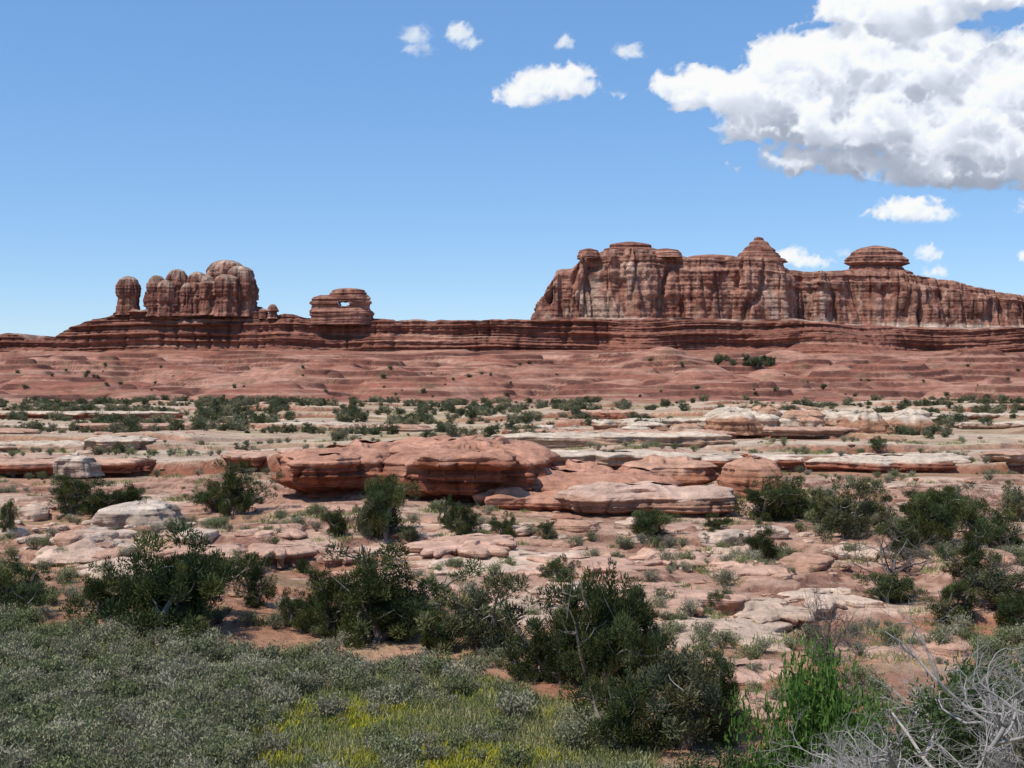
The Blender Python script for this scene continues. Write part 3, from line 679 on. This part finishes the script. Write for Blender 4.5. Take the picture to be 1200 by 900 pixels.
s=rng.uniform(.7,1.5,len(x));scatter('meadow_grass',np.stack([x,y,ground(x,y)],-1),rng.uniform(0,6.28,len(x)),np.stack([s,s,s],-1),ix,GT)
x,y=uni(6200,34,135,.45,1.15);g=grassmask(x,y)
d=fbm(x/7.,y/7.,33,3)+.12*(1-sst(44,60,y));k=(g<.5)&(d+.45*rng.uniform(size=len(x))>.38);x,y=x[k],y[k]
sm=S+GT[:3];ix=rng.randint(0,len(sm),len(x));s=np.where(ix<4,rng.uniform(.3,1.2,len(x)),rng.uniform(.8,1.8,len(x)))
scatter('desert_scrub',np.stack([x,y,ground(x,y)],-1),rng.uniform(0,6.28,len(x)),np.stack([s,s,s*.85],-1),ix,sm)
x=rng.uniform(1.5,16,1100);y=rng.uniform(9,34,1100);g=grassmask(x,y);k=(fbm(x/3.,y/3.,36,2)>-.15)&(x>y*.15);x,y=x[k],y[k]
ix=rng.randint(0,len(sm),len(x));s=rng.uniform(.5,1.1,len(x))
scatter('hillside_scrub',np.stack([x,y,ground(x,y)],-1),rng.uniform(0,6.28,len(x)),np.stack([s,s,s*.85],-1),ix,sm)
JL=[juniper_mesh(s,green=C(.085,.10,.052),nl=1400,lsize=.27,extra=20) for s in (21,22,23)]+[juniper_mesh(s,green=C(.17,.165,.10),nl=1000,lsize=.27,extra=20) for s in (24,25,26)]
x,y=uni(7500,112,395,.47,.8)
px=600+F*x/y
d=fbm(x/11.,y/20.,34,3)+.16*(px<330)*(y>150)-.12*(y<150)+.10*(abs(px-560)<110)-.14*(px>700)*(px<1060)+.04*(y>230)
k=(d+.40*rng.uniform(size=len(x))>.44);x,y=x[k],y[k]
s=rng.uniform(.22,1.0,len(x))**1.6*.85*np.interp(y,[110,200,400],[.65,.9,1.15]);ix=rng.randint(0,6,len(x))
scatter('distant_junipers',np.stack([x,y,ground(x,y)-.1],-1),rng.uniform(0,6.28,len(x)),np.stack([s*1.15,s*1.15,s],-1),ix,JL)
x=[];y=[]
for i in range(80):
    a,b,_=locate(rr.gauss(880,18) if i<15 else rr.uniform(0,1200),rr.uniform(425,434) if i<15 else rr.uniform(428,467),300);x.append(a);y.append(b)
x=np.array(x);y=np.array(y);s=np.where(np.arange(80)<15,rng.uniform(.8,1.7,80),rng.uniform(.2,.7,80))
scatter('mesa_slope_trees',np.stack([x,y,ground(x,y)-.1],-1),rng.uniform(0,6.28,len(x)),np.stack([s*1.1,s*1.1,s],-1),rng.randint(0,3,len(x)),JL)

import bmesh
def stone_mesh(seed,col):
    bm=bmesh.new();bmesh.ops.create_icosphere(bm,subdivisions=4,radius=1)
    P=np.array([v.co[:] for v in bm.verts]);Fq=np.array([[v.index for v in f.verts] for f in bm.faces]);bm.free()
    P=np.sign(P)*np.abs(P)**.68;r=1+.34*fbm(P[:,0]*.9+seed,P[:,1]*.9,P[:,2]*.9,4)
    P=P*r[:,None]*np.array([1,.75,.42]);c=col[None]*(1+.25*fbm(P[:,0]*2,P[:,1]*2,P[:,2]*2+seed,3))[:,None]
    return make_mesh('stone_mesh',P,Fq,[M_rock],None,c)
ST=[stone_mesh(i,c) for i,c in enumerate([C(.5,.35,.26),C(.45,.27,.19),C(.53,.39,.30),C(.36,.18,.12),C(.42,.24,.165)])]
x,y=uni(3000,33,200,.46,1.3);g=grassmask(x,y)
d=fbm(x/9.,y/9.,38,3);k=(g<.3)&(d+.4*rng.uniform(size=len(x))>.40);x,y=x[k],y[k]
s=np.clip(rng.pareto(2.2,len(x))*.20+.08,0,1.2)*np.where(y>90,1.4,1)
scatter('scattered_rocks',np.stack([x,y,ground(x,y)+s*.04],-1),rng.uniform(0,6.28,len(x)),np.stack([s,s,s*.7],-1),rng.choice([0,1,1,3,4,4],len(x)),ST)
n=100;px=np.concatenate([rng.normal(130,60,n),rng.normal(860,45,45),rng.normal(780,120,40)]);py=np.concatenate([rng.normal(628,18,n),rng.normal(655,12,45),rng.normal(620,8,40)])
pos=np.array([locate(a,b,30) for a,b in zip(px,py)]);s=np.clip(rng.pareto(2.2,len(pos))*.3+.18,0,1.1)
scatter('rubble',pos,rng.uniform(0,6.28,len(pos)),np.stack([s,s,s],-1),rng.randint(0,3,len(pos)),ST)
tick('scatter')

# ------------------------------------------------------------ clouds
mc=bpy.data.materials.new('cloud_baked_light');mc.use_nodes=True;nt=NT(mc.node_tree);mc.node_tree.nodes.clear()
at=nt.new('ShaderNodeAttribute',attribute_name='col')
em=nt.new('ShaderNodeEmission');nt.l.new(at.outputs['Color'],em.inputs[0]);tp=nt.new('ShaderNodeBsdfTransparent')  # glowing sheet, cloud light and shade are baked into its colour
mx=nt.new('ShaderNodeMixShader');nt.l.new(at.outputs['Alpha'],mx.inputs[0]);nt.l.new(tp.outputs[0],mx.inputs[1]);nt.l.new(em.outputs[0],mx.inputs[2])
oo=nt.new('ShaderNodeOutputMaterial');nt.l.new(mx.outputs[0],oo.inputs[0])
def cloud(name,ells,x0,x1,y0,y1,h,zr,nstr=.9,k=14.,seed=0,thin=1.0,fs=1.0,bias=.58):
    xs=np.arange(x0,x1,h);ys=np.arange(y0,y1,h);zs=np.arange(-zr,zr,h*1.6)
    X,Y,Z=np.meshgrid(xs,ys,zs,indexing='ij');X=X.astype(np.float32);Y=Y.astype(np.float32);Z=Z.astype(np.float32)
    m=np.full(X.shape,-9.,np.float32)
    for px,py,rx,ry in ells:
        cx,cy=(px-600)/100,(450-py)/100;rx/=100;ry/=100;rz=min(zr*.8,(rx+ry)*.5)
        yy=Y-cy;ryy=np.where(yy<0,ry*.75,ry)
        v=(1-np.sqrt(((X-cx)/rx)**2+(yy/ryy)**2+(Z/rz)**2))*min(1.,ry/.45)
        m=np.maximum(m,v)
    act=m>-.75
    D=np.zeros(X.shape,np.float32)
    xa,ya,za=X[act],Y[act],Z[act]
    s=0;n=0;a=1.;f=1.6*fs
    for o in range(5):
        p=perlin(xa*f+seed+o*7,ya*f*1.1+o*3,za*f)
        s=s+a*(1-2.2*np.abs(p) if o<4 else p);n+=a;a*=.60;f*=2.1
    D[act]=np.clip((m[act]+nstr*(s/n-bias)*.75)*7,0,1)
    tau=np.zeros_like(D);ny=len(ys)
    acc=np.zeros_like(D[:,0,:])
    for j in range(ny-2,-1,-1):
        prev=acc+D[:,j+1,:]*h
        sx=np.vstack([prev[:1],prev[:-1]]);sz=np.concatenate([prev[:,1:],prev[:,-1:]],1)
        acc=.45*prev+.30*sx+.25*sz
        tau[:,j,:]=acc
    T=np.ones(D.shape[:2]);Cc=np.zeros(D.shape[:2]+(3,))
    amb=C(.385,.45,.575);sun=C(.66,.64,.61)
    for q in range(len(zs)-1,-1,-1):
        d=D[:,:,q];al=1-np.exp(-d*h*1.6*k*thin)
        t_=tau[:,:,q]
        L=amb*(.72+.28*np.exp(-t_*1.4))[...,None]+sun*(.80*np.exp(-t_*4.2)+.20*np.exp(-t_*.9))[...,None]  # sunlit tops and shaded belly computed into the vertex colour
        Cc+=(T*al)[...,None]*L;T*=1-al
    A=1-T;col=Cc/np.maximum(A,1e-3)[...,None]
    R=9000.
    XX,YY=np.meshgrid(xs,ys,indexing='ij')
    d=np.stack([XX/15,np.ones_like(XX),YY/15],-1);d/=np.linalg.norm(d,axis=-1)[...,None]
    V=(d*R).reshape(-1,3)+np.array([0,0,CAMZ]);nx_,ny_=XX.shape
    idx=np.arange(nx_*ny_).reshape(nx_,ny_)
    vis=A>.004;q=(vis[:-1,:-1]|vis[1:,:-1]|vis[:-1,1:]|vis[1:,1:])
    Fq=np.stack([idx[:-1,:-1],idx[1:,:-1],idx[1:,1:],idx[:-1,1:]],-1)[q]
    if len(Fq)==0: return None
    u,inv=np.unique(Fq,return_inverse=True);Fq=inv.reshape(-1,4)
    me=make_mesh(name,V[u],Fq,[mc],col=np.clip(col.reshape(-1,3)[u],0,.97),alpha=np.clip(A.reshape(-1)[u]*1.03,0,1))
    return add_obj(name,me)
big=[(805,104,44,18),(850,108,72,34),(905,120,85,44),(955,95,85,58),(1020,85,90,58),(1085,80,90,54),(1180,105,110,52),(1040,140,160,48),(1150,160,150,56),(1055,12,85,30),(1000,8,50,18),(1140,-6,80,22),(1130,196,120,30),(922,190,46,17),(1008,188,52,18),(1260,170,160,70),(1300,80,150,60),(880,150,44,20),(1060,42,50,30)]
cloud('cumulus_cloud',big,1.5,8.6,2.15,5.1,.0175,1.1,nstr=.98,k=15,seed=3,bias=.50)
tick('bigcloud')
small=[[(648,100,52,24),(612,113,36,17),(668,88,30,16)],[(487,42,20,16),(490,58,18,11)],[(538,40,18,15),(550,50,14,11)],[(661,52,12,13)],[(738,61,19,12)],[(1070,247,46,18),(1042,251,28,9),(1095,253,24,9)],[(930,303,26,14),(957,308,18,8)],[(1088,297,16,12)],[(1097,319,15,8)],[(1200,242,14,8)],[(1202,300,15,9)],[(990,298,10,5)],[(722,112,14,4)]]
for i,e in enumerate(small):
    ax=min(a-b for a,_,b,_ in e);bx=max(a+b for a,_,b,_ in e);ay=min(a-b for _,a,_,b in e);by=max(a+b for _,a,_,b in e)
    hh=.012 if bx-ax>60 else .009
    pd=14
    cloud('cloud',e,(ax-pd-600)/100,(bx+pd-600)/100,(450-by-pd)/100,(450-ay+pd)/100,hh,.35,nstr=.5,k=16,seed=20+i*3,thin=(.22 if i in(1,) else (.45 if i in (2,3,4,11,12) else .9)),fs=2.6,bias=.55)
tick('clouds')

# ------------------------------------------------------------ world, sun, camera
el=math.radians(60);az=math.atan2(-.80,-.60)
W=bpy.data.worlds.new('World');bpy.context.scene.world=W;W.use_nodes=True
nt=NT(W.node_tree);W.node_tree.nodes.clear()
sky=nt.new('ShaderNodeTexSky',sky_type='NISHITA');sky.sun_disc=False;sky.sun_elevation=el;sky.sun_rotation=az
sky.air_density=1.0;sky.dust_density=0.3;sky.ozone_density=2.0;sky.altitude=1500
hs=nt.new('ShaderNodeHueSaturation');hs.inputs['Saturation'].default_value=1.12;nt.l.new(sky.outputs[0],hs.inputs['Color'])
mxs=nt.mixc(.38,hs.outputs[0],(1.35,3.1,6.3,1))
bg=nt.new('ShaderNodeBackground');bg.inputs[1].default_value=.145
nt.l.new(mxs,bg.inputs[0])
ow=nt.new('ShaderNodeOutputWorld');nt.l.new(bg.outputs[0],ow.inputs[0])
try:
    W.cycles.sampling_method='MANUAL';W.cycles.sample_map_resolution=256
except Exception as e: print(e)

L=bpy.data.lights.new('sun','SUN');L.energy=4.3;L.angle=math.radians(.5);L.color=(1,.95,.86)
so=bpy.data.objects.new('sun',L);bpy.context.scene.collection.objects.link(so)
ts=Vector((math.sin(az)*math.cos(el),math.cos(az)*math.cos(el),math.sin(el)))
so.rotation_euler=(-ts).to_track_quat('-Z','Y').to_euler();so.location=(0,0,60)
cam=bpy.data.cameras.new('camera');cam.sensor_width=36;cam.lens=45;cam.clip_end=30000
co=bpy.data.objects.new('camera',cam);co.location=(0,0,CAMZ);co.rotation_euler=(math.radians(90),0,0)
bpy.context.scene.collection.objects.link(co);bpy.context.scene.camera=co
sc=bpy.context.scene;sc.view_settings.view_transform='Standard';sc.view_settings.look='None';sc.view_settings.exposure=0
tick('end')
